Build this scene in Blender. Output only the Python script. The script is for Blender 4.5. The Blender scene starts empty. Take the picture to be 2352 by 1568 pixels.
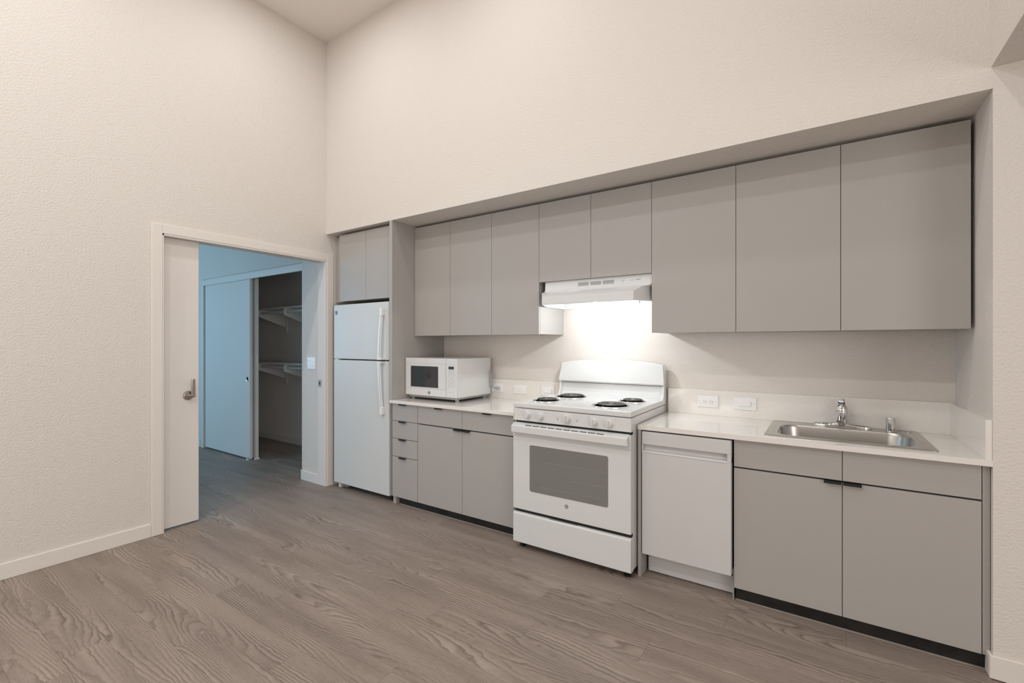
import bpy, bmesh, math, random
from mathutils import Vector, Matrix
random.seed(7)
S = bpy.context.scene
COL = S.collection
PI = math.pi

# ------------------------------------------------------------------ camera
cam_d = bpy.data.cameras.new('camera'); cam = bpy.data.objects.new('camera', cam_d)
COL.objects.link(cam); S.camera = cam
cam_d.sensor_fit = 'HORIZONTAL'; cam_d.sensor_width = 36.0
cam_d.lens = 36.0 * 1057.11 / 2352
cam_d.shift_y = (788.65 - 784.0) / 2352
cam_d.clip_start = 0.02
CAM = Vector((3.8431, -2.5978, 1.3338))
yaw = math.radians(56.0102)
fwd = Vector((-math.cos(yaw), math.sin(yaw), 0)); right = Vector((math.sin(yaw), math.cos(yaw), 0)); up = Vector((0, 0, 1))
R = Matrix((right, up, -fwd)).transposed()
cam.matrix_world = Matrix.Translation(CAM) @ R.to_4x4()

# ------------------------------------------------------------------ exposure
S.view_settings.view_transform = 'Standard'
S.view_settings.look = 'None'
S.view_settings.gamma = 1.0
S.view_settings.use_curve_mapping = False
S.view_settings.exposure = 0.13

# ------------------------------------------------------------------ world
W = bpy.data.worlds.new('world'); S.world = W; W.use_nodes = True
W.node_tree.nodes['Background'].inputs[0].default_value = (0.32, 0.5, 0.8, 1)
W.node_tree.nodes['Background'].inputs[1].default_value = 0.6

# ------------------------------------------------------------------ lights
def area(name, loc, direction, sx, sy, power, col, shape='RECTANGLE', spread=PI):
    d = bpy.data.lights.new(name, 'AREA'); d.shape = shape; d.size = sx
    if shape in ('RECTANGLE', 'ELLIPSE'): d.size_y = sy
    d.energy = power; d.color = col; d.spread = spread
    o = bpy.data.objects.new(name, d); COL.objects.link(o); o.location = loc
    o.rotation_euler = Vector(direction).to_track_quat('-Z', 'Y').to_euler()
    return o
WARM = (0.97, 0.985, 1.0)
ZC = 4.143
for lx, ly, pw in ((0.8, -0.80, 6.4), (2.2, -0.80, 6.4), (3.6, -0.80, 4),
                   (0.8, -2.10, 6.8), (2.2, -2.10, 8), (3.6, -2.10, 6),
                   (0.8, -3.6, 19), (2.2, -3.6, 19), (3.6, -3.6, 9)):
    area('ceiling_lamp_light', (lx, ly, ZC - 0.012), (0, 0, -1), 0.16, 0.16, pw, WARM, 'DISK')
for lx, ly in ((5.6, -1.6), (5.6, -3.6)):
    area('ceiling_lamp_light', (lx, ly, 2.425), (0, 0, -1), 0.2, 0.2, 2.5, WARM, 'DISK')
# added soft fill panels behind and beside the camera; no windows there
area('far_fill_light', (1.1, -5.9, 1.9), (0, 1, 0.8), 3.0, 2.6, 54, (1.0, 1.0, 1.0))
area('side_fill_light', (6.9, -3.8, 1.4), (-1, 0, 0.05), 3.2, 1.8, 56, (1.0, 1.0, 1.0))
# dusk daylight through the bedroom window
area('bedroom_window_light', (-4.56, -2.4, 1.5), (1, 0.0, 0.0), 1.2, 1.55, 56, (0.35, 0.68, 1.0))
# bulb of the range hood
hb = bpy.data.lights.new('hood_bulb_light', 'POINT'); hb.energy = 7.2; hb.color = (0.91, 0.96, 1.0); hb.shadow_soft_size = 0.018
ho = bpy.data.objects.new('hood_bulb_light', hb); COL.objects.link(ho); ho.location = (2.57, 0.30, 1.606)

# ------------------------------------------------------------------ materials
def mat(name, col, rough=0.5, metal=0.0, spec=0.5, bump=None, bscale=200, coat=0.0, emit=None):
    m = bpy.data.materials.new(name); m.use_nodes = True
    nt = m.node_tree; b = nt.nodes['Principled BSDF']
    b.inputs['Base Color'].default_value = (*col, 1)
    b.inputs['Roughness'].default_value = rough
    b.inputs['Metallic'].default_value = metal
    b.inputs['Specular IOR Level'].default_value = spec
    b.inputs['Coat Weight'].default_value = coat
    if emit:
        b.inputs['Emission Color'].default_value = (*emit[0], 1); b.inputs['Emission Strength'].default_value = emit[1]
    if bump:
        n = nt.nodes.new('ShaderNodeTexNoise'); n.inputs['Scale'].default_value = bscale
        n.inputs['Detail'].default_value = 3
        tc = nt.nodes.new('ShaderNodeTexCoord'); nt.links.new(tc.outputs['Object'], n.inputs['Vector'])
        bp = nt.nodes.new('ShaderNodeBump'); bp.inputs['Strength'].default_value = bump
        bp.inputs['Distance'].default_value = 0.004
        nt.links.new(n.outputs['Fac'], bp.inputs['Height']); nt.links.new(bp.outputs['Normal'], b.inputs['Normal'])
    return m

def mottled(m, scale, amt):
    nt = m.node_tree; b = nt.nodes['Principled BSDF']; c = b.inputs['Base Color'].default_value[:3]
    n = nt.nodes.new('ShaderNodeTexNoise'); n.inputs['Scale'].default_value = scale; n.inputs['Detail'].default_value = 4
    tc = nt.nodes.new('ShaderNodeTexCoord'); nt.links.new(tc.outputs['Object'], n.inputs['Vector'])
    r = nt.nodes.new('ShaderNodeValToRGB')
    r.color_ramp.elements[0].position = 0.35; r.color_ramp.elements[1].position = 0.65
    r.color_ramp.elements[0].color = (*[x * (1 - amt) for x in c], 1)
    r.color_ramp.elements[1].color = (*[min(1, x * (1 + amt)) for x in c], 1)
    nt.links.new(n.outputs['Fac'], r.inputs['Fac']); nt.links.new(r.outputs['Color'], b.inputs['Base Color'])
    return m

PAINT = mat('wall_paint', (0.76, 0.705, 0.65), 0.62, bump=0.75, bscale=95, spec=0.3)
CEIL = mat('ceiling_paint', (0.88, 0.82, 0.76), 0.8, bump=0.3, bscale=95, spec=0.2)
TRIM = mat('trim_paint', (0.82, 0.765, 0.71), 0.42)
DOORP = mat('door_paint', (0.80, 0.75, 0.705), 0.55, spec=0.22)
CLOSETW = mat('closet_wall_paint', (0.86, 0.79, 0.73), 0.8, bump=0.3, bscale=95)
CAB = mottled(mat('laminate_taupe', (0.435, 0.41, 0.385), 0.42, spec=0.4), 900, 0.03)
CABIN = mat('cabinet_carcass', (0.50, 0.46, 0.42), 0.5)
DARK = mat('shadow_gap_black', (0.012, 0.012, 0.012), 0.6)
KICK = mottled(mat('black_vinyl_base', (0.012, 0.0115, 0.011), 0.42), 14, 0.5)
QUARTZ = mottled(mat('speckled_quartz', (0.87, 0.83, 0.78), 0.09, spec=0.75, coat=0.3), 420, 0.07)
WHITE = mat('white_enamel', (0.74, 0.745, 0.735), 0.16, coat=0.3)
FRIDGEW = mat('fridge_white_textured', (0.67, 0.68, 0.668), 0.4, bump=0.08, bscale=600)
DWW = mat('dishwasher_white', (0.655, 0.635, 0.63), 0.35)
PLASTW = mat('white_plastic', (0.88, 0.875, 0.86), 0.35)
SHELFW = mat('white_shelf_paint', (0.72, 0.68, 0.63), 0.5)
MWGLASS = mat('dark_oven_glass', (0.035, 0.038, 0.04), 0.08, coat=0.5)
OVGLASS = mat('grey_oven_window', (0.215, 0.212, 0.20), 0.22, coat=0.3)
OVRACK = mat('oven_rack_behind_glass', (0.30, 0.295, 0.28), 0.3)
STEEL = mat('brushed_steel', (0.56, 0.545, 0.52), 0.28, metal=1.0)
CHROME = mat('chrome', (0.70, 0.70, 0.70), 0.07, metal=1.0)
NICKEL = mat('satin_nickel', (0.44, 0.40, 0.36), 0.3, metal=1.0)
COIL = mat('burner_coil_black', (0.085, 0.08, 0.07), 0.38)
BLACK = mat('black_metal_pull', (0.012, 0.012, 0.012), 0.4)
PRINT = mat('grey_print', (0.20, 0.20, 0.20), 0.5)
PRINTL = mat('light_grey_print', (0.42, 0.42, 0.42), 0.5)
LOGO = mat('badge_grey', (0.16, 0.165, 0.17), 0.35)
GREYP = mat('grey_plastic', (0.38, 0.38, 0.37), 0.4)
LENS = mat('hood_lens', (0.9, 0.9, 0.88), 0.3, emit=((1, 0.98, 0.95), 3.0))
CORD = mat('cord_grey', (0.42, 0.42, 0.41), 0.4)
RIM = mat('floor_sealant', (0.36, 0.31, 0.275), 0.5)
BLIND = mat('blind_white', (0.7, 0.75, 0.8), 0.5)
MESHF = mottled(mat('filter_mesh', (0.55, 0.55, 0.52), 0.35, metal=0.6), 120, 0.25)

def floor_mat():
    m = bpy.data.materials.new('grey_brown_wood_vinyl'); m.use_nodes = True
    nt = m.node_tree; N = nt.nodes; L = nt.links; b = N['Principled BSDF']
    tc = N.new('ShaderNodeTexCoord'); oi = N.new('ShaderNodeObjectInfo')
    # every plank takes its own piece of the printed grain
    mul = N.new('ShaderNodeVectorMath'); mul.operation = 'SCALE'; mul.inputs[0].default_value = (37.0, 19.0, 11.0)
    L.new(oi.outputs['Random'], mul.inputs['Scale'])
    add = N.new('ShaderNodeVectorMath'); add.operation = 'ADD'
    L.new(tc.outputs['Object'], add.inputs[0]); L.new(mul.outputs[0], add.inputs[1])
    # slow warp
    mp0 = N.new('ShaderNodeMapping'); mp0.inputs['Scale'].default_value = (0.62, 4.4, 1); L.new(add.outputs[0], mp0.inputs['Vector'])
    n0 = N.new('ShaderNodeTexNoise'); n0.inputs['Scale'].default_value = 1.0; n0.inputs['Detail'].default_value = 1.5
    n0.inputs['Roughness'].default_value = 0.45; L.new(mp0.outputs[0], n0.inputs['Vector'])
    mpw = N.new('ShaderNodeMapping'); mpw.inputs['Scale'].default_value = (13, 20, 1); L.new(add.outputs[0], mpw.inputs['Vector'])
    nw = N.new('ShaderNodeTexNoise'); nw.inputs['Scale'].default_value = 1.0; nw.inputs['Detail'].default_value = 2; L.new(mpw.outputs[0], nw.inputs['Vector'])
    sx = N.new('ShaderNodeSeparateXYZ'); L.new(add.outputs[0], sx.inputs[0])
    def math_(op, a, b_=None, c=None):
        q = N.new('ShaderNodeMath'); q.operation = op
        for i, v in enumerate((a, b_, c)):
            if v is None: continue
            if isinstance(v, (int, float)): q.inputs[i].default_value = v
            else: L.new(v, q.inputs[i])
        return q.outputs[0]
    ring = math_('MULTIPLY', n0.outputs['Fac'], 27.0)
    lin = math_('MULTIPLY', sx.outputs['Y'], 66.0)
    wv = math_('MULTIPLY', nw.outputs['Fac'], 1.1)
    ph = math_('ADD', math_('ADD', ring, lin), wv)
    fr = math_('FRACT', ph)
    # late-wood line: sharp on one side
    saw = math_('POWER', fr, 2.2)
    # edge smooth
    one = math_('SUBTRACT', 1.0, math_('SMOOTH_MIN', math_('MULTIPLY', math_('SUBTRACT', 1.0, fr), 7.0), 1.0, 0.2))
    line = math_('SUBTRACT', saw, one)
    # fine pores
    mp1 = N.new('ShaderNodeMapping'); mp1.inputs['Scale'].default_value = (28, 520, 1); L.new(add.outputs[0], mp1.inputs['Vector'])
    n1 = N.new('ShaderNodeTexNoise'); n1.inputs['Scale'].default_value = 1.0; n1.inputs['Detail'].default_value = 3; L.new(mp1.outputs[0], n1.inputs['Vector'])
    # tone patches
    mp2 = N.new('ShaderNodeMapping'); mp2.inputs['Scale'].default_value = (1.1, 9, 1); L.new(add.outputs[0], mp2.inputs['Vector'])
    n2 = N.new('ShaderNodeTexNoise'); n2.inputs['Scale'].default_value = 1.0; n2.inputs['Detail'].default_value = 2; L.new(mp2.outputs[0], n2.inputs['Vector'])
    # where lines show strongly
    mp3 = N.new('ShaderNodeMapping'); mp3.inputs['Scale'].default_value = (2.3, 13, 1); mp3.inputs['Location'].default_value = (5, 9, 0); L.new(add.outputs[0], mp3.inputs['Vector'])
    n3 = N.new('ShaderNodeTexNoise'); n3.inputs['Scale'].default_value = 1.0; n3.inputs['Detail'].default_value = 1; L.new(mp3.outputs[0], n3.inputs['Vector'])
    vis = N.new('ShaderNodeMapRange'); vis.inputs[1].default_value = 0.36; vis.inputs[2].default_value = 0.62
    vis.inputs[3].default_value = 0.22; vis.inputs[4].default_value = 1.0; L.new(n3.outputs['Fac'], vis.inputs[0])
    ln = math_('MULTIPLY', math_('SUBTRACT', line, 0.3), vis.outputs[0])
    t = math_('ADD', math_('MULTIPLY', math_('SUBTRACT', n2.outputs['Fac'], 0.5), 0.75), 0.5)
    t = math_('SUBTRACT', t, math_('MULTIPLY', ln, 0.95))
    t = math_('ADD', t, math_('MULTIPLY', math_('SUBTRACT', n1.outputs['Fac'], 0.5), 0.8))
    t = math_('ADD', t, math_('MULTIPLY', math_('SUBTRACT', oi.outputs['Random'], 0.5), 0.05))
    cr = N.new('ShaderNodeValToRGB'); e = cr.color_ramp.elements
    e[0].position = 0.0; e[0].color = (0.13, 0.103, 0.087, 1)
    e[1].position = 1.0; e[1].color = (0.400, 0.330, 0.280, 1)
    k = cr.color_ramp.elements.new(0.5); k.color = (0.268, 0.214, 0.179, 1)
    L.new(t, cr.inputs['Fac']); L.new(cr.outputs['Color'], b.inputs['Base Color'])
    b.inputs['Roughness'].default_value = 0.5
    b.inputs['Specular IOR Level'].default_value = 0.4
    bp = N.new('ShaderNodeBump'); bp.inputs['Strength'].default_value = 0.12; bp.inputs['Distance'].default_value = 0.001
    L.new(t, bp.inputs['Height']); L.new(bp.outputs['Normal'], b.inputs['Normal'])
    return m
FLOOR = floor_mat()
FLOORBASE = mat('floor_underlay', (0.15, 0.12, 0.10), 0.6)

# ------------------------------------------------------------------ mesh helpers
def new(): return bmesh.new()
def bx(bm, x0, x1, y0, y1, z0, z1, bev=0.0, seg=1):
    vs = [bm.verts.new((x, y, z)) for x in (x0, x1) for y in (y0, y1) for z in (z0, z1)]
    fs = [(0, 1, 3, 2), (4, 6, 7, 5), (0, 4, 5, 1), (2, 3, 7, 6), (0, 2, 6, 4), (1, 5, 7, 3)]
    faces = [bm.faces.new([vs[i] for i in f]) for f in fs]
    if bev > 0:
        es = list({e for f in faces for e in f.edges})
        bmesh.ops.bevel(bm, geom=es, offset=bev, segments=seg, profile=0.5, affect='EDGES')
    return bm
def prism(bm, pts, a0, a1, axis='x', bev=0.0):
    """closed polygon pts in the plane normal to axis, extruded a0..a1"""
    def P(p, a):
        return {'x': (a, p[0], p[1]), 'y': (p[0], a, p[1]), 'z': (p[0], p[1], a)}[axis]
    A = [bm.verts.new(P(p, a0)) for p in pts]; B = [bm.verts.new(P(p, a1)) for p in pts]
    n = len(pts); fs = [bm.faces.new(A[::-1]), bm.faces.new(B)]
    for i in range(n): fs.append(bm.faces.new((A[i], A[(i + 1) % n], B[(i + 1) % n], B[i])))
    bmesh.ops.recalc_face_normals(bm, faces=fs)
    if bev > 0:
        es = list({e for f in fs for e in f.edges})
        bmesh.ops.bevel(bm, geom=es, offset=bev, segments=1, affect='EDGES')
def lathe(bm, prof, origin=(0, 0, 0), axis='z', n=32, close=False):
    """prof: list of (r, h)"""
    o = Vector(origin); rings = []
    for r, h in prof:
        ring = []
        for i in range(n):
            a = 2 * PI * i / n; c, s = math.cos(a) * r, math.sin(a) * r
            v = {'z': (c, s, h), 'y': (c, h, s), 'x': (h, c, s)}[axis]
            ring.append(bm.verts.new(o + Vector(v)))
        rings.append(ring)
    fs = []
    for a, b in zip(rings, rings[1:]):
        for i in range(n): fs.append(bm.faces.new((a[i], a[(i + 1) % n], b[(i + 1) % n], b[i])))
    if not close:
        if prof[0][0] > 1e-6: fs.append(bm.faces.new(rings[0]))
        if prof[-1][0] > 1e-6: fs.append(bm.faces.new(rings[-1]))
    else:
        for i in range(n): fs.append(bm.faces.new((rings[-1][i], rings[-1][(i + 1) % n], rings[0][(i + 1) % n], rings[0][i])))
    bmesh.ops.recalc_face_normals(bm, faces=fs)
def tube(bm, pts, r, n=10, rads=None, cap=True, flat=1.0):
    pts = [Vector(p) for p in pts]; rings = []
    ref = Vector((0, 0, 1))
    for i, p in enumerate(pts):
        t = (pts[min(i + 1, len(pts) - 1)] - pts[max(i - 1, 0)]).normalized()
        if abs(t.dot(ref)) > 0.95: rr = Vector((1, 0, 0))
        else: rr = ref
        u = t.cross(rr).normalized(); v = u.cross(t).normalized()
        q = rads[i] if rads else r
        rings.append([bm.verts.new(p + u * math.cos(2 * PI * k / n) * q + v * math.sin(2 * PI * k / n) * q * flat) for k in range(n)])
    fs = []
    for a, b in zip(rings, rings[1:]):
        for k in range(n): fs.append(bm.faces.new((a[k], a[(k + 1) % n], b[(k + 1) % n], b[k])))
    if cap: fs += [bm.faces.new(rings[0][::-1]), bm.faces.new(rings[-1])]
    bmesh.ops.recalc_face_normals(bm, faces=fs)
def rrect(x0, x1, y0, y1, r, n=6):
    out = []
    for cx, cy, a0 in ((x1 - r, y1 - r, 0), (x0 + r, y1 - r, 90), (x0 + r, y0 + r, 180), (x1 - r, y0 + r, 270)):
        for i in range(n + 1):
            a = math.radians(a0 + 90 * i / n); out.append((cx + r * math.cos(a), cy + r * math.sin(a)))
    return out
def loft(bm, loops, cap0=False, cap1=False):
    """loops: list of lists of 3d points, equal length"""
    R_ = [[bm.verts.new(p) for p in l] for l in loops]; n = len(R_[0]); fs = []
    for a, b in zip(R_, R_[1:]):
        for i in range(n): fs.append(bm.faces.new((a[i], a[(i + 1) % n], b[(i + 1) % n], b[i])))
    if cap0: fs.append(bm.faces.new(R_[0]))
    if cap1: fs.append(bm.faces.new(R_[-1]))
    bmesh.ops.recalc_face_normals(bm, faces=fs)
def link(name, me, parent=None):
    o = bpy.data.objects.new(name, me); COL.objects.link(o)
    if parent is not None:
        o.parent = parent; o.matrix_parent_inverse = Matrix.Translation(-world_loc(parent))
    return o
def world_loc(o):
    v = Vector(o.location); p = o.parent
    return v if p is None else v + world_loc(p) - world_loc(p)
def obj(name, bm, m, parent=None, smooth=False, label=None):
    me = bpy.data.meshes.new(name); bm.to_mesh(me); bm.free()
    for mm in (m if isinstance(m, (list, tuple)) else [m]): me.materials.append(mm)
    if smooth:
        for p in me.polygons: p.use_smooth = True
        try: me.set_sharp_from_angle(angle=math.radians(38))
        except Exception: pass
    o = link(name, me, parent)
    if smooth:
        wn = o.modifiers.new('weighted_normals', 'WEIGHTED_NORMAL'); wn.keep_sharp = True; wn.weight = 80
    if label: o['label'] = label
    return o
def thing(name, label, cat, loc=(0, 0, 0), group=None, kind=None):
    o = bpy.data.objects.new(name, None); COL.objects.link(o); o.location = loc; o.empty_display_size = 0.1
    tag(o, label, cat, group, kind); return o
def tag(o, label, cat=None, group=None, kind=None):
    if label: o['label'] = label
    if cat: o['category'] = cat
    if group: o['group'] = group
    if kind: o['kind'] = kind
    return o
def struct(name, bm, m, label=None, parent=None, cat=None):
    o = obj(name, bm, m, parent); o['kind'] = 'structure'
    if label: o['label'] = label
    o['category'] = cat or name.split('_')[0]
    return o
def box(name, m, parent, *a, bev=0.0, seg=1, label=None):
    return obj(name, bx(new(), *a, bev=bev, seg=seg), m, parent, label=label)
def text(name, s, size, loc, m, parent, rot=(PI / 2, 0, 0), ext=0.0004, bold=0.0, align='CENTER'):
    c = bpy.data.curves.new(name, 'FONT'); c.body = s; c.size = size; c.extrude = ext; c.offset = bold
    c.align_x = align; c.align_y = 'CENTER'; c.resolution_u = 2
    t = bpy.data.objects.new(name, c); COL.objects.link(t)
    bpy.context.view_layer.update()
    me = bpy.data.meshes.new_from_object(t.evaluated_get(bpy.context.evaluated_depsgraph_get()))
    bpy.data.objects.remove(t); bpy.data.curves.remove(c)
    from mathutils import Euler
    me.transform(Matrix.Translation(Vector(loc)) @ Euler(rot).to_matrix().to_4x4())
    me.materials.clear(); me.materials.append(m)
    return link(name, me, parent)

XR, ZH, YB = 4.408, 2.3525, 0.631      # niche right wall, niche ceiling, niche back wall
CT0, CT1 = 0.841, 0.866                # countertop underside / top

# ================================================================== SETTING
# kitchen wall: header above the niche, niche back, pier at the right
bm = new(); bx(bm, 0, XR, 0, 0.80, ZH, ZC + 0.1)
struct('wall_back', bm, PAINT, 'tall cream textured wall above the long kitchen niche')
bm = new(); bx(bm, 0, XR, YB, 0.80, 0, ZH)
struct('wall_niche', bm, PAINT, 'cream back wall of the kitchen niche behind stove and sink')
bm = new(); bx(bm, XR, 7.1, 0, 0.80, 0, ZC + 0.1)
struct('wall_pier', bm, PAINT, 'cream textured pier at the right end of the kitchen niche')
# left wall with the pocket-door opening
YO0, YO1, ZO = -1.295, 0.0, 2.106
bm = new()
bx(bm, -0.035, 0, -6.1, YO0, 0, ZC + 0.1); bx(bm, -0.115, -0.08, -6.1, YO0, 0, ZC + 0.1)
bx(bm, -0.035, 0, YO0, 0.0, ZO, ZC + 0.1); bx(bm, -0.115, -0.08, YO0, 0.0, ZO, ZC + 0.1)
bx(bm, -0.10, -0.01, YO0, 0.0, 2.25, ZC + 0.1)
bx(bm, -0.40, 0, 0.0, 1.0, 0, ZC + 0.1)
struct('wall_left', bm, PAINT, 'tall cream textured wall on the left holding the pocket door')
bm = new(); bx(bm, 7.0, 7.1, -6.1, 0.1, 0, ZC + 0.1); struct('wall_right', bm, PAINT, 'far right wall beside the viewer')
bm = new(); bx(bm, -0.1, 7.1, -6.1, -6.0, 0, ZC + 0.1); struct('wall_front', bm, PAINT, 'wall behind the viewer')
bm = new(); bx(bm, -0.1, 7.1, -6.1, 0.1, ZC, ZC + 0.1); struct('ceiling', bm, CEIL, 'high cream ceiling above the kitchen')
bm = new(); bx(bm, 4.402, 7.05, -6.05, 0.0, 2.437, ZC + 0.05); struct('ceiling_soffit', bm, PAINT, 'dropped ceiling box at the upper right corner', cat='ceiling')
# bedroom and closet behind the doorway
YCL = 0.085
bm = new()
bx(bm, -4.75, -2.735, YCL, 0.2, 0, 2.95); bx(bm, -2.735, -0.40, YCL, 0.2, 2.155, 2.95)
struct('wall_closet', bm, PAINT, 'bedroom wall framing the closet opening')
bm = new()
bx(bm, -3.05, -2.95, 0.2, 1.0, 0, 2.55); bx(bm, -3.0, -0.40, 0.86, 1.0, 0, 2.55); bx(bm, -0.42, -0.40, 0.2, 1.0, 0, 2.55)
struct('wall_closet_inside', bm, CLOSETW, 'dim inner walls of the closet')
bm = new(); bx(bm, -3.05, -0.40, 0.2, 1.0, 2.5, 2.6); struct('ceiling_closet', bm, CLOSETW, 'dark closet ceiling')
bm = new()
bx(bm, -4.75, -4.6, -3.3, -3.02, 0, 2.95); bx(bm, -4.75, -4.6, -1.78, 0.1, 0, 2.95)
bx(bm, -4.75, -4.6, -3.02, -1.78, 0, 0.7); bx(bm, -4.75, -4.6, -3.02, -1.78, 2.3, 2.95)
struct('wall_bedroom', bm, PAINT, 'bedroom wall with the window, out of sight at the left')
bm = new(); bx(bm, -4.75, -0.115, -3.3, -3.2, 0, 2.95); struct('wall_bedroom_far', bm, PAINT, 'bedroom wall opposite the closet')
bm = new(); bx(bm, -4.75, -0.116, -3.3, 0.086, 2.9, 3.0); struct('ceiling_bedroom', bm, CEIL, 'bedroom ceiling')
# bedroom window with blinds
wn = thing('window_1', 'bedroom window with white horizontal blinds', 'window', (-4.6, -2.4, 0.7), kind='structure')
bm = new()
for a in ((-3.02, -2.98, 0.7, 2.3), (-1.82, -1.78, 0.7, 2.3)): bx(bm, -4.66, -4.59, a[0], a[1], a[2], a[3])
bx(bm, -4.66, -4.59, -3.02, -1.78, 0.7, 0.74); bx(bm, -4.66, -4.59, -3.02, -1.78, 2.26, 2.3)
obj('window_frame', bm, TRIM, wn)
for i in range(30):
    obj('blind_slat', bx(new(), -4.645, -4.622, -2.975, -1.825, 0.76 + i * 0.05, 0.763 + i * 0.05), BLIND, wn)

# ---- floor: one board object per plank
base = new(); bx(base, -4.7, 7.1, -6.1, 1.0, -0.06, -0.004)
fl = struct('floor', base, FLOOR, 'grey-brown wood-look plank floor with wavy oak grain')
PW, PL = 0.15, 1.22
def plank_mesh(length):
    b = new(); g = 0.0002
    bx(b, g, length - g, g, PW - g, -0.004, 0.0)
    top = [e for e in b.edges if all(v.co.z > -0.001 for v in e.verts)]
    bmesh.ops.bevel(b, geom=top, offset=0.0005, segments=1, affect='EDGES')
    me = bpy.data.meshes.new('plank'); b.to_mesh(me); b.free(); me.materials.append(FLOOR); return me
full = plank_mesh(PL)
rng = random.Random(3)
row = -23
fixed = {-7: 1.174, 0: 2.25, 1: 2.706}
n_pl = 0
while True:
    y0 = -1.0 + row * PW
    if y0 > 0.86: break
    ph = fixed.get(row, (row * 0.437 + rng.uniform(-0.12, 0.12)) % PL)
    xl = 0.0 if y0 < -1.35 else -3.6
    xr = 5.6 if y0 < -0.15 else (4.40 if y0 < 0.1 else -0.38)
    if y0 < -3.4: row += 1; continue
    x = ph - PL * math.ceil((ph - xl) / PL)
    while x < xr:
        a, b_ = max(x, xl), min(x + PL, xr)
        if b_ - a > 0.03:
            if b_ - a > PL - 1e-4: me = full
            else: me = plank_mesh(b_ - a)
            o = bpy.data.objects.new('plank', me); COL.objects.link(o); o.parent = fl
            o.location = (a, y0, 0.0); n_pl += 1
        x += PL
    row += 1

# ---- baseboards
def baseboard(name, label, *a):
    bm = new()
    for q in a: bx(bm, *q, 0.0, 0.092, bev=0.0025)
    return struct(name, bm, TRIM, label, cat='baseboard')
baseboard('baseboard_left', 'cream baseboard along the left wall', (0, 0.012, -6.0, -1.358))
baseboard('baseboard_right', 'cream baseboard at the foot of the right pier', (4.396, 7.0, -0.012, 0.0), (4.396, XR, 0.0, 0.06))
baseboard('baseboard_doorway', 'cream baseboard on the wall under the light switch', (-0.412, -0.115, -0.012, 0.0), (-0.412, -0.40, -0.012, 0.085))
baseboard('baseboard_closet', 'cream baseboard inside the closet', (-2.95, -0.42, 0.848, 0.86), (-2.95, -2.938, 0.2, 0.86))
baseboard('baseboard_bedroom', 'cream baseboard left of the closet door', (-4.6, -2.80, 0.073, 0.085))

# ---- pocket door
d1 = thing('door_1', 'white pocket door slid most of the way into the left wall', 'door', (0, -0.65, 0), kind='structure')
CW = 0.0626
bm = new(); bx(bm, 0, 0.016, YO0 - CW, YO0, 0.002, ZO + CW, bev=0.002); obj('casing', bm, TRIM, d1)
bm = new(); bx(bm, 0, 0.016, YO1, YO1 + CW - 0.002, 0.002, ZO + CW, bev=0.002); obj('casing', bm, TRIM, d1)
bm = new(); bx(bm, 0, 0.0155, YO0, YO1, ZO, ZO + CW, bev=0.002); obj('casing', bm, TRIM, d1)
bm = new(); bx(bm, -0.115, 0.012, -0.016, 0.0, 0.002, ZO, bev=0.001); obj('jamb', bm, DOORP, d1)
bm = new()
bx(bm, -0.036, 0.012, YO0, -0.016, ZO - 0.012, ZO + 0.002); bx(bm, -0.115, -0.079, YO0, -0.016, ZO - 0.012, ZO + 0.002)
obj('head_jamb', bm, TRIM, d1)
bm = new(); bx(bm, -0.036, 0.012, YO0 - 0.004, YO0 + 0.010, 0.002, ZO); bx(bm, -0.115, -0.079, YO0 - 0.004, YO0 + 0.010, 0.002, ZO)
obj('split_jamb', bm, TRIM, d1)
box('track', DARK, d1, -0.078, -0.038, YO0, -0.016, 2.13, 2.16)
leaf = box('door_leaf', DOORP, d1, -0.075, -0.040, -1.95, -1.047, 0.012, 2.093, bev=0.0015)
for sx_, x0 in ((1, -0.040), (-1, -0.075)):
    bm = new()
    lathe(bm, [(0.0, 0.012 * sx_), (0.022, 0.012 * sx_), (0.0315, 0.009 * sx_), (0.034, 0.0), (0.034, -0.002 * sx_)][::-1], (x0, -1.118, 0.951), 'x', 36)
    tube(bm, [(x0, -1.118, 0.951), (x0 + 0.034 * sx_, -1.118, 0.951)], 0.010, 16)
    tube(bm, [(x0 + 0.034 * sx_, -1.125, 0.951), (x0 + 0.036 * sx_, -1.095, 0.950)], 0.010, 12)
    bx(bm, *sorted((x0 + 0.026 * sx_, x0 + 0.042 * sx_)), -1.108, -1.085, 0.938, 1.072, bev=0.003)
    obj('lever_handle', bm, NICKEL, leaf, True, 'satin nickel lever pointing up on a round rose')
bm = new(); bx(bm, -0.106, -0.052, -0.0185, -0.016, 0.925, 0.995, bev=0.0008)
st = obj('strike_plate', bm, GREYP, d1)
obj('strike_hole', bx(new(), -0.088, -0.070, -0.0195, -0.018, 0.945, 0.975), DARK, st)

# ---- closet bypass doors
d2 = thing('door_2', 'pair of white sliding closet doors pushed to the left', 'door', (-2.1, 0.1, 0), kind='structure')
box('fascia', TRIM, d2, -2.78, -0.40, 0.068, 0.086, 2.070, 2.1380, bev=0.001)
box('reveal', TRIM, d2, -2.734, -0.40, 0.094, 0.12, 2.09, 2.1545)
box('side_jamb', TRIM, d2, -2.785, -2.715, 0.073, 0.20, 0.0, 2.072, bev=0.001)
lf = box('door_leaf', DOORP, d2, -2.70, -1.585, 0.090, 0.122, 0.016, 2.085, bev=0.0015)
bm = new(); lathe(bm, [(0.0, -0.0), (0.017, 0.0), (0.021, -0.003), (0.026, -0.0035), (0.0275, 0.0)], (-1.64, 0.0895, 0.925), 'y', 28)
obj('finger_pull', bm, NICKEL, lf, True, 'round recessed metal finger pull')
box('door_leaf', DOORP, d2, -2.64, -1.555, 0.142, 0.174, 0.016, 2.085, bev=0.0015)
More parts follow.
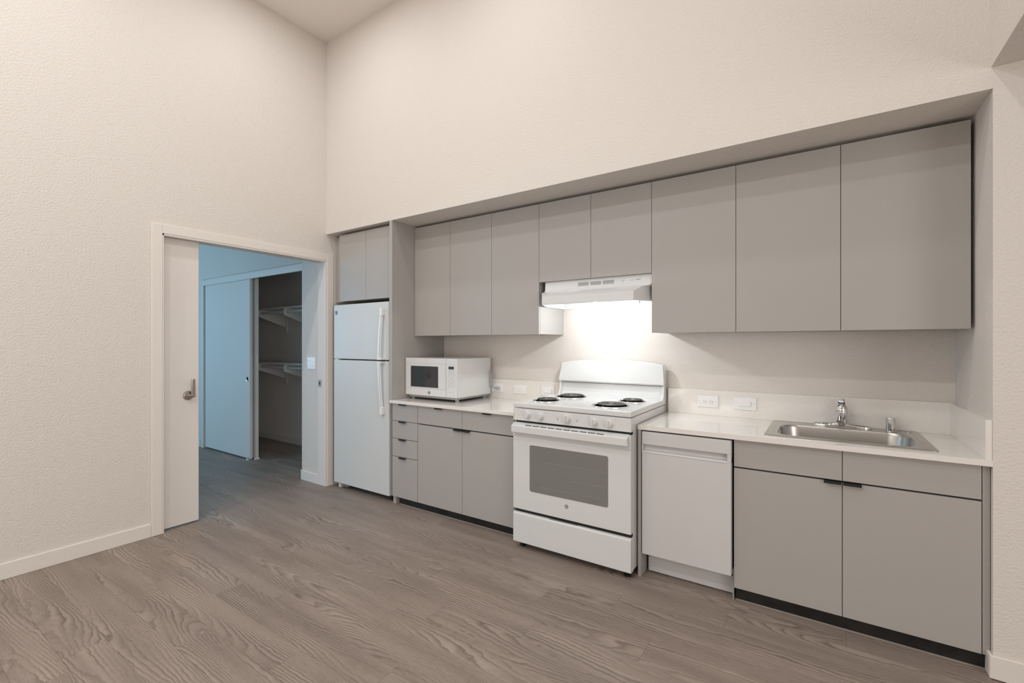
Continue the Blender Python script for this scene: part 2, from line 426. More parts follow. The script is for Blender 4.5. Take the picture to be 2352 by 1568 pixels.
bm = new(); bx(bm, -1.640, -1.612, 0.070, 0.13, 0.0, 0.006); bx(bm, -1.635, -1.628, 0.078, 0.086, 0.0, 0.045); bx(bm, -1.575, -1.55, 0.13, 0.182, 0.0, 0.018)
obj('floor_guide', bm, PLASTW, d2)

# ================================================================== THINGS
# ---- closet shelves and rods
def closet_shelf(ztop, tagtxt):
    t = thing('closet_shelf', tagtxt, 'shelf', (-1.6, 0.86, ztop))
    box('shelf_board', SHELFW, t, -2.948, -0.422, 0.50, 0.859, ztop - 0.018, ztop, bev=0.001)
    box('cleat', SHELFW, t, -2.948, -0.422, 0.842, 0.8595, ztop - 0.075, ztop - 0.018)
    for x in (-2.18, -1.58, -0.98):
        bm = new()
        prism(bm, [(0.858, ztop - 0.019), (0.50, ztop - 0.019), (0.488, ztop - 0.028), (0.488, ztop - 0.095), (0.50, ztop - 0.105), (0.858, ztop - 0.235)], x - 0.008, x + 0.008, 'x')
        br = obj('bracket', bm, SHELFW, t)
        box('bracket_foot', SHELFW, t, x + 0.010, x + 0.042, 0.840, 0.8585, ztop - 0.30, ztop - 0.075)
        bm = new(); lathe(bm, [(0.0165, -0.002), (0.022, -0.002), (0.022, 0.002), (0.0165, 0.002)], (x + 0.0085, 0.535, ztop - 0.058), 'x', 20, close=True)
        obj('rod_socket', bm, GREYP, br)
    bm = new(); tube(bm, [(-2.945, 0.535, ztop - 0.058), (-0.425, 0.535, ztop - 0.058)], 0.016, 16)
    obj('clothes_rod', bm, SHELFW, t, True)
closet_shelf(1.782, 'upper white closet shelf with hanging rod on triangular brackets')
closet_shelf(1.095, 'lower white closet shelf with hanging rod on triangular brackets')

# ---- wall plates
def screws(bm, pts, y, r=0.0022):
    for x, z in pts: lathe(bm, [(r, y + 0.0002), (r, y - 0.0006), (r * 0.6, y - 0.001)], (x, 0, z), 'y', 10)
sw = thing('light_switch', 'white two-gang light switch on the wall just inside the doorway', 'switch', (-0.236, 0, 1.144))
box('plate', PLASTW, sw, -0.300, -0.172, -0.006, 0.0, 1.087, 1.201, bev=0.002)
for x in (-0.265, -0.209):
    r_ = box('rocker', PLASTW, sw, x - 0.017, x + 0.017, -0.009, -0.005, 1.111, 1.177, bev=0.001)
    obj('rocker_mark', bx(new(), x - 0.011, x + 0.008, -0.0093, -0.0089, 1.166 if x < -0.24 else 1.118, 1.169 if x < -0.24 else 1.121), PRINT, r_)

YS = 0.611  # backsplash face
def plate(x0, x1, kind, label, z0=0.917, z1=0.994):
    n = {'outlet': 'power_outlet', 'switch': 'wall_switch', 'vent': 'power_outlet', 'plug': 'power_outlet'}[kind]
    cx, cz = (x0 + x1) / 2, (z0 + z1) / 2
    t = thing(n, label, 'outlet' if n == 'power_outlet' else 'switch', (cx, YS, cz))
    box('plate', PLASTW, t, x0, x1, YS - 0.006, YS - 0.0003, z0, z1, bev=0.0022)
    yf = YS - 0.006
    if kind == 'outlet' or kind == 'plug':
        for k, dx in enumerate((-0.0195, 0.0195)):
            if kind == 'plug' and k == 1: pass
            bm = new(); lathe(bm, [(0.0150, yf + 0.001), (0.0150, yf - 0.0015), (0.0140, yf - 0.002), (0, yf - 0.002)], (cx + dx, 0, cz), 'y', 24)
            s_ = obj('socket', bm, PLASTW, t, True)
            bm = new()
            bx(bm, cx + dx - 0.009, cx + dx - 0.0015, yf - 0.0024, yf - 0.0019, cz + 0.0050, cz + 0.0068)
            bx(bm, cx + dx - 0.008, cx + dx - 0.0015, yf - 0.0024, yf - 0.0019, cz - 0.0068, cz - 0.0050)
            lathe(bm, [(0.0026, yf - 0.0018), (0.0026, yf - 0.0024), (0, yf - 0.0024)], (cx + dx + 0.0075, 0, cz), 'y', 10)
            obj('socket_slots', bm, DARK, s_)
    elif kind == 'switch':
        box('frame', PLASTW, t, cx - 0.036, cx + 0.036, yf - 0.0015, yf + 0.001, cz - 0.019, cz + 0.019, bev=0.0008)
        bm = new(); prism(bm, [(cx - 0.032, yf - 0.0015), (cx - 0.032, yf - 0.0060), (cx + 0.032, yf - 0.0022), (cx + 0.032, yf - 0.0015)], cz - 0.0155, cz + 0.0155, 'z'); obj('rocker', bm, PLASTW, t)
        box('rocker_gap', DARK, t, cx + 0.0322, cx + 0.0335, yf - 0.0018, yf - 0.001, cz - 0.015, cz + 0.015)
    elif kind == 'vent':
        box('insert', PLASTW, t, cx - 0.034, cx + 0.034, yf - 0.0015, yf + 0.001, cz - 0.017, cz + 0.017, bev=0.0006)
        for dz in (0.006, -0.008): box('button', PLASTW, t, cx - 0.028, cx + 0.016, yf - 0.0035, yf - 0.001, cz + dz - 0.003, cz + dz + 0.004, bev=0.0005)
    for q in (x0 + 0.012, x1 - 0.012):
        bm = new(); screws(bm, ((q, cz),), yf); obj('screw', bm, GREYP, t)
    return t
pl0 = plate(1.466, 1.591, 'plug', 'white outlet behind the microwave with its cord plugged in')
plate(1.697, 1.829, 'vent', 'white wall plate with two thin bars, between the microwave and the stove')
plate(1.966, 2.090, 'switch', 'white rocker switch half hidden by the left edge of the stove')
plate(3.159, 3.288, 'outlet', 'white double outlet on the backsplash above the dishwasher')
plate(3.379, 3.506, 'switch', 'white rocker switch on the backsplash left of the sink', 0.917, 0.997)

# ---- backsplash and countertops
bm = new(); bx(bm, 0.899, 2.158, YS, YB, CT1, 1.029, bev=0.001)
tag(obj('backsplash', bm, QUARTZ), 'speckled stone backsplash strip behind the microwave', 'backsplash')
bm = new(); bx(bm, 2.968, XR - 0.0005, YS, YB, CT1, 1.029, bev=0.001)
tag(obj('backsplash', bm, QUARTZ), 'long speckled stone backsplash strip behind the sink', 'backsplash')
bm = new(); bx(bm, 4.388, XR, 0.004, YS, CT1, 1.026, bev=0.001)
tag(obj('backsplash', bm, QUARTZ), 'short speckled side splash against the right end of the niche', 'backsplash')
bm = new(); bx(bm, 0.8985, 2.150, 0.0, YB, CT0, CT1, bev=0.0012)
bx(bm, 0.864, 0.899, 0.0, 0.018, CT0, CT1)
tag(obj('countertop', bm, QUARTZ), 'pale speckled stone countertop under the microwave', 'countertop')
HX0, HX1, HY0, HY1 = 3.62, 4.235, 0.10, 0.555
bm = new()
bx(bm, 2.962, HX0, 0, YB, CT0, CT1); bx(bm, HX1, XR, 0, YB, CT0, CT1)
bx(bm, HX0, HX1, 0, HY0, CT0, CT1); bx(bm, HX0, HX1, HY1, YB, CT0, CT1)
bmesh.ops.remove_doubles(bm, verts=bm.verts, dist=1e-5)
tag(obj('countertop', bm, QUARTZ), 'pale speckled stone countertop with the sink cut into it', 'countertop')

# ---- tall panel beside the fridge
bm = new(); prism(bm, [(0.0, 0.8665), (0.0, ZH - 0.001), (YB, ZH - 0.001), (YB, 0.0), (0.0435, 0.0), (0.0435, 0.8665)], 0.864, 0.8975, 'x')
tag(obj('end_panel', bm, CAB), 'tall taupe side panel between fridge and microwave counter', 'panel')

# ---- base cabinets
def pull(parent, x0, x1, z, y=0.02):
    bm = new(); bx(bm, x0, x1, y - 0.012, y + 0.012, z, z + 0.0025); bx(bm, x0, x1, y - 0.014, y - 0.011, z - 0.0085, z + 0.0025)
    return obj('pull', bm, BLACK, parent, label='black metal edge pull')
YF = 0.024
def front(name, parent, x0, x1, z0, z1):
    return box(name, CAB, parent, x0 + 0.0013, x1 - 0.0013, YF, YF + 0.018, z0, z1, bev=0.0005)
t = thing('base_cabinet', 'narrow taupe base cabinet with four drawers, next to the fridge panel', 'cabinet', (1.03, 0.3, 0))
box('carcass', CABIN, t, 0.899, 1.168, YF + 0.022, 0.62, 0.075, 0.832)
box('gap_shade', DARK, t, 0.900, 1.166, YF + 0.0185, YF + 0.0215, 0.075, 0.836)  # black sheet standing for the shade in the gaps between drawers
for a, b_ in ((0.698, 0.836), (0.552, 0.694), (0.403, 0.548), (0.068, 0.399)):
    d = front('drawer', t, 0.872 + (0.0275 if a < 0 else 0), 1.168, a, b_)
    pull(d, 0.965, 1.040, b_ + 0.0005)
t = thing('base_cabinet', 'wide taupe base cabinet with two drawers over two doors, left of the stove', 'cabinet', (1.63, 0.3, 0))
box('carcass', CABIN, t, 1.168, 2.152, YF + 0.022, 0.62, 0.075, 0.832)
box('gap_shade', DARK, t, 1.172, 2.092, YF + 0.0185, YF + 0.0215, 0.075, 0.836)  # shade between drawers and doors, put in as a black sheet
d = front('drawer', t, 1.170, 1.6305, 0.6985, 0.836); pull(d, 1.363, 1.438, 0.8365)
d = front('drawer', t, 1.6305, 2.092, 0.6985, 0.836); pull(d, 1.828, 1.903, 0.8365)
d = front('door', t, 1.170, 1.6305, 0.068, 0.690); pull(d, 1.554, 1.628, 0.6905)
d = front('door', t, 1.6305, 2.092, 0.068, 0.690); pull(d, 1.634, 1.708, 0.6905)
box('filler', CAB, t, 2.094, 2.152, YF + 0.004, YF + 0.02, 0.068, 0.836)
t = tag(box('toe_kick', KICK, None, 0.925, 2.152, 0.062, 0.072, 0.0, 0.075), 'black toe kick under the drawer cabinets left of the stove', 'toe kick')
box('floor_bead', RIM, t, 0.925, 2.152, 0.056, 0.062, 0.0, 0.004)
bm = new(); bx(bm, 2.964, 2.9815, 0.0, YB, 0.0, CT0 - 0.001, bev=0.0005)
tag(obj('side_panel', bm, CAB), 'narrow taupe upright between the stove and the dishwasher', 'panel')
t = thing('sink_cabinet', 'taupe base cabinet under the sink with two false fronts and two doors', 'cabinet', (3.92, 0.3, 0))
box('carcass', CABIN, t, 3.463, 4.383, YF + 0.022, 0.62, 0.075, 0.70)
box('rail', CABIN, t, 3.463, 4.383, YF + 0.022, 0.065, 0.70, 0.832)
box('gap_shade', DARK, t, 3.466, 4.380, YF + 0.0185, YF + 0.0215, 0.075, 0.836)  # black sheet darkens the gaps around the sink cabinet fronts as shade
front('false_front', t, 3.462, 3.920, 0.698, 0.838); front('false_front', t, 3.920, 4.382, 0.698, 0.838)
d = front('door', t, 3.462, 3.920, 0.070, 0.690); pull(d, 3.849, 3.916, 0.6905)
d = front('door', t, 3.920, 4.382, 0.070, 0.690); pull(d, 3.923, 3.991, 0.6905)
box('filler', CAB, t, 4.384, 4.4055, YF + 0.003, YF + 0.02, 0.070, 0.838)
t = tag(box('toe_kick', KICK, None, 3.468, 4.396, 0.052, 0.062, 0.0, 0.075), 'scuffed black toe kick under the sink cabinet', 'toe kick')
box('floor_bead', RIM, t, 3.468, 4.396, 0.046, 0.052, 0.0, 0.004)

# ---- upper cabinets
YU, ZU0, ZU1 = 0.25, 1.400, 2.334
def upper(label, xs, z0, z1, end=None, y=YU, name='wall_cabinet', x1c=None):
    t = thing(name, label, 'cabinet', ((xs[0] + xs[-1]) / 2, 0.45, z0))
    box('gap_shade', DARK, t, xs[0] + 0.004, xs[-1] - 0.004, y + 0.0182, y + 0.0198, z0 + 0.004, z1 - 0.002)  # shade in the door gaps, drawn as a thin black sheet
    box('carcass', CAB, t, xs[0] + 0.001, xs[-1] - 0.001, y + 0.020, YB - 0.002, z0 + 0.002, z1 - 0.002)
    for a, b_ in zip(xs, xs[1:]):
        box('door', CAB, t, a + 0.0013, b_ - 0.0013, y, y + 0.018, z0, z1, bev=0.0005)
    return t
upper('taupe wall cabinet, single narrow door, nearest the tall panel', (0.899, 1.3102), ZU0, ZU1)
upper('taupe wall cabinet with two doors, directly left of the range hood', (1.3102, 1.7328, 2.1567), ZU0, ZU1)
upper('short taupe two-door wall cabinet above the range hood', (2.1567, 2.5588, 2.966), 1.772, ZU1)
upper('tall taupe wall cabinet, single door, directly right of the range hood', (2.966, 3.4399), ZU0, ZU1)
upper('large taupe two-door wall cabinet above the sink at the right end', (3.4399, 3.9201, 4.3945), ZU0, ZU1)
t = upper('taupe two-door cabinet above the fridge', (0.122, 0.500, 0.862), 1.722, 2.332, y=0.05)
box('filler', CAB, t, 0.001, 0.121, 0.098, 0.115, 1.722, 2.332)

# ---- refrigerator
t = thing('refrigerator', 'white top-freezer refrigerator standing beside the doorway', 'refrigerator', (0.455, 0.3, 0))
box('body', FRIDGEW, t, 0.088, 0.825, 0.085, 0.615, 0.03, 1.672, bev=0.004)
FX0, FX1, FY = 0.078, 0.833, 0.022
def fdoor(name, z0, z1):
    return obj(name, bx(new(), FX0, FX1, FY, 0.080, z0, z1, bev=0.007, seg=3), FRIDGEW, t, True)
fz = fdoor('freezer_door', 1.193, 1.688); fr = fdoor('fridge_door', 0.052, 1.184)
box('gasket', DARK, t, 0.095, 0.82, 0.060, 0.086, 0.06, 1.68)
def fhandle(parent, zb, zt, flip):
    """straight grip bar that leans out towards the door split; block at the far end"""
    bm = new(); n = 14; L = []
    for i in range(n + 1):
        f = i / n; z = zb + (zt - zb) * f
        g = 1 - f if not flip else f            # 1 at the split
        out = 0.024 + 0.018 * math.sin(min(1, g * 1.25) * PI / 2)
        w0 = 0.736 + 0.016 * (1 - g)
        L.append([(w0, FY - out, z), (w0 + 0.020, FY - out - 0.004, z), (w0 + 0.026, FY - out + 0.016, z), (w0 + 0.004, FY - out + 0.020, z)])
    loft(bm, L, True, True)
    h = obj('handle', bm, PLASTW, parent, True)
    far = zt if not flip else zb; sgn = -1 if not flip else 1
    bm = new(); bx(bm, 0.749, 0.782, FY - 0.032, FY + 0.001, *sorted((far, far + sgn * 0.062)), bev=0.003); obj('handle_mount', bm, PLASTW, h)
    near = zb if not flip else zt
    bm = new(); bx(bm, 0.730, 0.782, FY - 0.043, FY + 0.001, *sorted((near, near - sgn * 0.014)), bev=0.003); obj('handle_mount', bm, PLASTW, h)
fhandle(fz, 1.196, 1.632, False); fhandle(fr, 0.735, 1.180, True)
bm = new(); lathe(bm, [(0.0, FY - 0.0025), (0.0165, FY - 0.0025), (0.019, FY - 0.0015), (0.019, FY + 0.001)], (0.117, 0, 1.617), 'y', 28)
bd = obj('badge', bm, LOGO, fz, True, 'round grey maker badge')
text('monogram', 'GE', 0.017, (0.117, FY - 0.0027, 1.617), PRINTL, bd)
bm = new(); lathe(bm, [(0.0, FY - 0.002), (0.005, FY - 0.002), (0.005, FY + 0.001)], (0.125, 0, 0.785), 'y', 12); obj('door_plug', bm, PLASTW, fr)
box('hinge', PLASTW, t, 0.080, 0.135, 0.030, 0.07, 1.1845, 1.1925)
bm = new(); bx(bm, 0.10, 0.81, 0.10, 0.13, 0.012, 0.05); obj('base_grille', bm, DARK, t)
box('roller', PLASTW, t, 0.10, 0.135, 0.06, 0.12, 0.0, 0.045); box('roller', DARK, t, 0.78, 0.81, 0.08, 0.12, 0.0, 0.045)
bm = new()
for i in range(4): bx(bm, 0.145 + i * 0.022, 0.155 + i * 0.022, 0.065, 0.09, 0.012, 0.04)
obj('leveling_screw', bm, GREYP, t)

# ---- microwave
MX0, MX1, MY, MYB, MZ0, MZ1 = 0.905, 1.4725, 0.14, 0.592, 0.903, 1.2145
t = thing('microwave', 'white countertop microwave oven left of the stove', 'microwave', (1.19, 0.36, CT1))
obj('body', bx(new(), MX0 + 0.002, MX1 - 0.001, MY + 0.020, MYB, MZ0, MZ1 - 0.001, bev=0.004, seg=2), WHITE, t, True)
dr = obj('door', bx(new(), MX0, 1.3612, MY, MY + 0.021, MZ0 + 0.002, MZ1 - 0.0, bev=0.004, seg=2), WHITE, t, True)
cp = obj('control_panel', bx(new(), 1.3628, MX1, MY, MY + 0.021, MZ0 + 0.002, MZ1, bev=0.005, seg=2), WHITE, t, True)
ins = box('door_inset', WHITE, dr, 0.917, 1.3605, MY - 0.0010, MY + 0.001, 0.967, 1.1675, bev=0.0004)
bm = new(); pts = rrect(0.971, 1.281, 0.975, 1.1475, 0.004, 3)
loft(bm, [[(p[0], MY - 0.0002, p[1]) for p in pts], [(p[0], MY - 0.0016, p[1]) for p in pts]], False, True)
obj('window', bm, MWGLASS, dr, label='dark glass window')
bm = new()
bx(bm, 0.917, 1.3605, MY - 0.0006, MY + 0.001, 1.1680, 1.1692); bx(bm, 0.917, 1.3605, MY - 0.0006, MY + 0.001, 0.9650, 0.9660)
bx(bm, 1.364, 1.462, MY - 0.0006, MY + 0.001, 1.1680, 1.1692)
obj('groove', bm, PRINTL, dr)
bm = new(); lathe(bm, [(0.0088, MY - 0.0016), (0.0125, MY - 0.0016), (0.0125, MY - 0.0002), (0.0088, MY - 0.0002)], (1.181, 0, 0.932), 'y', 28, close=True)
bd = obj('badge', bm, LOGO, dr, label='small round maker badge'); text('monogram', 'GE', 0.0115, (1.181, MY - 0.001, 0.932), LOGO, bd, bold=0.0003)
box('display', MWGLASS, cp, 1.392, 1.447, MY - 0.0012, MY + 0.001, 1.130, 1.152)
rows = [['\u2022', '\u2022', '\u2022'], ['\u2022', '\u2022', '\u2022'], ['\u2022', '\u2022', '\u2022'], ['\u2022', '', '\u2022'], None, ['1', '2', '3'], ['4', '5', '6'], ['7', '8', '9'], ['\u2022', '0', '\u2022'], ['\u2022', '', '\u2022']]
z = 1.118
for rw in rows:
    if rw is None:
        box('key', PRINTL, cp, 1.405, 1.434, MY - 0.0008, MY + 0.0005, z - 0.001, z + 0.001); z -= 0.014; continue
    for k, s_ in enumerate(rw):
        if not s_: continue
        x = 1.397 + k * 0.0225
        if s_ == '\u2022': box('key', PRINTL, cp, x - 0.0050, x + 0.0050, MY - 0.0008, MY + 0.0005, z - 0.0022, z + 0.0022)
        else: text('key', s_, 0.0095, (x, MY - 0.0006, z), PRINT, cp, ext=0.0002)
    z -= 0.0145
b_ = box('open_button', WHITE, cp, 1.378, 1.452, MY - 0.0012, MY + 0.001, 0.920, 0.947, bev=0.0006)
box('button_outline', PRINTL, cp, 1.3765, 1.4535, MY - 0.0004, MY + 0.001, 0.9185, 0.9485)
for x in (0.94, 1.43):
    for y in (0.20, 0.55):
        bm = new(); lathe(bm, [(0.014, CT1), (0.016, CT1 + 0.010), (0.02, MZ0 + 0.001)], (x, y, 0), 'z', 16); obj('foot', bm, GREYP, t)
bm = new(); bx(bm, MX0 + 0.02, MX1 - 0.015, MY + 0.018, MYB - 0.02, MZ0 - 0.017, MZ0 + 0.003, bev=0.006); obj('underside', bm, GREYP, t)
# power cord: bundled loop at the back right corner, then the plug
bm = new(); P_ = []
for i in range(60):
    f = i / 59; a = f * 2 * PI * 2.6
    P_.append((1.489 + 0.010 * math.sin(a * 0.5) + 0.006 * f, 0.570 + 0.012 * math.cos(a * 0.7), 1.040 + 0.075 * math.cos(a) * (1 - 0.15 * f)))
P_ += [(1.497, 0.575, 0.975), (1.512, 0.578, 0.958), (1.535, 0.580, 0.955)]
tube(bm, P_, 0.0032, 8); cord = obj('power_cord', bm, CORD, t, True, 'grey power cord looped behind the oven')
bm = new(); bx(bm, 1.532, 1.562, 0.568, 0.603, 0.944, 0.967, bev=0.005); obj('plug', bm, CORD, cord)

# ---- range
t = thing('stove', 'white freestanding electric stove with four coil burners', 'stove', (2.56, 0.25, 0))
RX0, RX1, RY = 2.160, 2.957, -0.09
box('body', WHITE, t, RX0 + 0.004, RX1 - 0.004, -0.045, 0.606, 0.045, 0.914, bev=0.002)
ct = obj('cooktop', bx(new(), RX0, RX1, RY, 0.606, 0.9165, 0.951, bev=0.008, seg=3), WHITE, t, True)
cpn = obj('control_panel', bx(new(), RX0 + 0.001, RX1 - 0.001, RY + 0.002, -0.03, 0.835, 0.9135, bev=0.002), WHITE, t)
box('vent_gap', DARK, t, RX0 + 0.012, RX1 - 0.006, -0.070, -0.030, 0.815, 0.836)
# oven door
od = obj('oven_door', bx(new(), RX0 + 0.001, RX1 - 0.002, RY, -0.046, 0.260, 0.742, bev=0.003), WHITE, t)
box('door_top', WHITE, od, RX0, RX1 - 0.001, RY - 0.004, -0.046, 0.738, 0.818, bev=0.002)
bm = new(); prism(bm, [(-0.094, 0.756), (-0.122, 0.759), (-0.126, 0.764), (-0.126, 0.803), (-0.122, 0.808), (-0.078, 0.8225), (-0.078, 0.756)], RX0 + 0.010, RX1 - 0.012, 'x', bev=0.0015)
hd = obj('handle', bm, WHITE, od, False)
for i in range(10):
    x0 = 2.272 + i * 0.054; yy = -0.112; zz = 0.8125
    bm = new(); bx(bm, x0, x0 + 0.044, yy - 0.0035, yy + 0.0035, zz - 0.0025, zz + 0.0008); obj('vent_slot', bm, DARK, hd)
bm = new(); pts = rrect(2.289, 2.820, 0.388, 0.684, 0.012, 5)
loft(bm, [[(p[0], RY + 0.001, p[1]) for p in pts], [(p[0], RY - 0.0012, p[1]) for p in pts]], False, True)
ow = obj('oven_window', bm, OVGLASS, od, label='grey tinted oven window')
for zz, xa in ((0.588, 2.40), (0.50, 2.58), (0.428, 2.36)):
    obj('oven_rack', bx(new(), xa, 2.81, RY - 0.0016, RY - 0.0010, zz - 0.001, zz + 0.001), OVRACK, ow)
bm = new(); lathe(bm, [(0.0085, RY - 0.0012), (0.0118, RY - 0.0012), (0.0118, RY + 0.0005), (0.0085, RY + 0.0005)], (2.552, 0, 0.342), 'y', 28, close=True)
bd = obj('badge', bm, LOGO, od, label='small round maker badge'); text('monogram', 'GE', 0.0105, (2.552, RY - 0.0006, 0.342), LOGO, bd, bold=0.0003)
# drawer
bm = new(); prism(bm, [(RY, 0.046), (RY + 0.004, 0.042), (-0.046, 0.042), (-0.046, 0.238), (RY + 0.016, 0.238), (RY + 0.004, 0.234), (RY, 0.227)], RX0 + 0.001, RX1 - 0.003, 'x', bev=0.0015)
dw_ = obj('drawer', bm, WHITE, t)
box('drawer_grip', GREYP, dw_, 2.43, 2.62, RY + 0.0065, RY + 0.03, 0.2355, 0.2388)
box('drawer_gap', DARK, t, RX0 + 0.006, RX1 - 0.006, -0.072, -0.044, 0.238, 0.262)
for x in (2.20, 2.915):
    for y in (-0.03, 0.56):
        bm = new(); lathe(bm, [(0.020, 0.0), (0.020, 0.010), (0.009, 0.014), (0.009, 0.05)], (x, y, 0), 'z', 16); obj('foot', bm, BLACK, t)
bm = new(); bx(bm, 2.19, 2.93, 0.02, 0.03, 0.02, 0.045); obj('base_rail', bm, DARK, t)
# knobs
KN = [(2.272, 0.877, -18), (2.368, 0.8745, -8), (2.554, 0.876, 8), (2.731, 0.873, 0), (2.826, 0.872, 0)]
for i, (kx, kz, ka) in enumerate(KN):
    r = 0.0235 if i == 2 else 0.0205
    bm = new(); y0 = RY + 0.002
    lathe(bm, [(r * 1.1, y0), (r * 1.1, y0 - 0.003), (r, y0 - 0.005), (r * 0.94, y0 - 0.020), (r * 0.82, y0 - 0.0235), (0, y0 - 0.0235)], (0, 0, 0), 'y', 36)
    prism(bm, [(-0.0055, y0 - 0.022), (-0.0035, y0 - 0.034), (0.0035, y0 - 0.034), (0.0055, y0 - 0.022)], -r * 0.93, r * 0.93, 'z', bev=0.0012)
    bmesh.ops.rotate(bm, verts=bm.verts, cent=(0, 0, 0), matrix=Matrix.Rotation(math.radians(ka), 3, 'Y'))
    bmesh.ops.translate(bm, verts=bm.verts, vec=(kx, 0, kz))
    k_ = obj('knob', bm, WHITE, cpn, True)
    bm = new()
    for a in range(-150, 151, 30 if i != 2 else 20):
        ca, sa = math.sin(math.radians(a)), math.cos(math.radians(a))
        px, pz = kx + ca * (r + 0.0065), kz + sa * (r + 0.0065)
        if abs(a) < 10 or i == 2 and a < 0: continue
        bx(bm, px - 0.0009, px + 0.0009, y0 - 0.0004, y0 + 0.0005, pz - 0.0014, pz + 0.0014)
    obj('dial_mark', bm, PRINTL, cpn)
for lx, sgn in ((2.489, 1), (2.622, 1)):
    bm = new(); lathe(bm, [(0.0, RY + 0.0005), (0.0028, RY + 0.0005), (0.0028, RY + 0.003)], (lx, 0, 0.868), 'y', 12); obj('indicator_light', bm, DARK, cpn)
    bm = new()
    for j in range(5): bx(bm, lx - 0.016 + j * 0.0066, lx - 0.012 + j * 0.0066, RY + 0.0014, RY + 0.0025, 0.8785, 0.8800)
    obj('indicator_caption', bm, PRINTL, cpn)
bm = new()
for (x, z_) in ((2.240, 0.896), (2.406, 0.896), (2.697, 0.896), (2.862, 0.896)):
    for dx, dz in ((-0.003, -0.003), (0.003, -0.003), (-0.003, 0.003), (0.003, 0.003)):
        bx(bm, x + dx - 0.0013, x + dx + 0.0013, RY + 0.0014, RY + 0.0025, z_ + dz - 0.0013, z_ + dz + 0.0013)
obj('burner_symbol', bm, PRINTL, cpn)
bm = new(); bx(bm, 2.163, 2.172, RY + 0.0012, RY + 0.0028, 0.848, 0.889); obj('rating_label', bm, mat('label_cream', (0.72, 0.70, 0.55), 0.5), cpn)
bm = new(); bx(bm, 2.1645, 2.1705, RY + 0.0008, RY + 0.002, 0.867, 0.871); bx(bm, 2.1645, 2.1705, RY + 0.0008, RY + 0.002, 0.857, 0.859); obj('label_print', bm, PRINT, cpn)
# burners
def burner(cx, cy, rb, turns):
    zt = 0.951
    bm = new()
    lathe(bm, [(rb, zt), (rb, zt + 0.003), (rb - 0.004, zt + 0.005), (rb - 0.010, zt + 0.004), (rb - 0.016, zt - 0.004),
               (rb * 0.45, zt - 0.018), (0.012, zt - 0.020), (0.0, zt - 0.020)], (cx, cy, 0), 'z', 48)
    dbo = obj('drip_bowl', bm, CHROME, t, True)
    bm = new(); pts = []; n = int(turns * 40); r0, r1 = 0.020, rb - 0.025
    for i in range(n + 1):
        f = i / n; a = f * turns * 2 * PI - 1.2; r = r0 + (r1 - r0) * f
        pts.append((cx + r * math.cos(a), cy + r * math.sin(a), zt + 0.012))
    tube(bm, pts, 0.0042, 8, flat=0.85)
    c = obj('coil_burner', bm, COIL, t, True, 'dark spiral heating coil')
    bm = new()
    for k in range(3):
        a = k * 2 * PI / 3 + 0.4
        u = Vector((math.cos(a), math.sin(a), 0)); v = Vector((-u.y, u.x, 0)) * 0.0015
        A = Vector((cx, cy, zt + 0.003)) + u * 0.008; B = Vector((cx, cy, zt + 0.003)) + u * (r1 + 0.003)
        prism_pts = [A - v, B - v, B + v, A + v]
        lo = [bm.verts.new(p) for p in prism_pts]; hi = [bm.verts.new(p + Vector((0, 0, 0.0055))) for p in prism_pts]
        bm.faces.new(lo); bm.faces.new(hi)
        for q in range(4): bm.faces.new((lo[q], lo[(q + 1) % 4], hi[(q + 1) % 4], hi[q]))
    lathe(bm, [(0.013, zt + 0.013), (0.013, zt + 0.015), (0, zt + 0.015)], (cx, cy, 0), 'z', 18)
    obj('trivet', bm, CHROME, c)
# the cooktop is drawn with round wells under the bowls
wells = [(2.305, 0.100, 0.096, 3.6), (2.345, 0.388, 0.115, 4.6), (2.762, 0.095, 0.118, 4.6), (2.800, 0.375, 0.092, 3.6)]
for w in wells: burner(*w)
# backguard
bm = new()
def bgx(f): return 2.178 + (2.960 - 2.178) * f
for (y0, y1, z0, zt_c, zt_e, inset, ytop) in ((0.548, 0.606, 1.046, 1.219, 1.188, 0.012, 0.572),):
    n = 24; F0 = []; F1 = []; B0 = []; B1 = []
    for i in range(n + 1):
        f = i / n; xx = 2.150 + 0.012 + (2.957 - 2.150 - 0.012) * f
        e = (2 * f - 1); ztop = zt_e + (zt_c - zt_e) * (1 - e * e)
        xt = 2.555 + (xx - 2.555) * 0.968
        rows_ = [(xx, y0 + 0.006, z0), (xx, y0 - 0.004, z0 + 0.010), (xx, y0 - 0.002, z0 + 0.03), (xt, ytop - 0.004, ztop - 0.010), (xt, ytop + 0.004, ztop), (xt, y1, ztop - 0.004), (xx, y1, z0)]
        F0.append([bm.verts.new(p) for p in rows_])
    fs = []
    for a, b in zip(F0, F0[1:]):
        for j in range(7): fs.append(bm.faces.new((a[j], a[(j + 1) % 7], b[(j + 1) % 7], b[j])))
    fs.append(bm.faces.new(F0[0])); fs.append(bm.faces.new(F0[-1]))
    bmesh.ops.recalc_face_normals(bm, faces=fs)
bg = obj('backguard', bm, WHITE, t, True, 'white arched backguard panel')
bm = new(); prism(bm, [(0.606, 0.945), (0.606, 1.05), (0.572, 1.05), (0.568, 0.975), (0.560, 0.958), (0.540, 0.9495)], 2.168, 2.955, 'x'); obj('riser', bm, WHITE, bg)
box('backguard_gap', DARK, bg, 2.175, 2.945, 0.556, 0.58, 1.0425, 1.0475)
for sx_, xx in ((1, 2.1615), (-1, 2.9565)):
    bm = new()
    a0, a1 = (xx, xx + 0.016) if sx_ > 0 else (xx - 0.018, xx)
    prism(bm, [(0.606, 0.940), (0.606, 1.180 if sx_ < 0 else 1.17), (0.578, 1.180 if sx_ < 0 else 1.17), (0.560, 1.05), (0.550, 0.985), (0.528, 0.951)], a0, a1, 'x')
    obj('side_cap', bm, WHITE, bg)

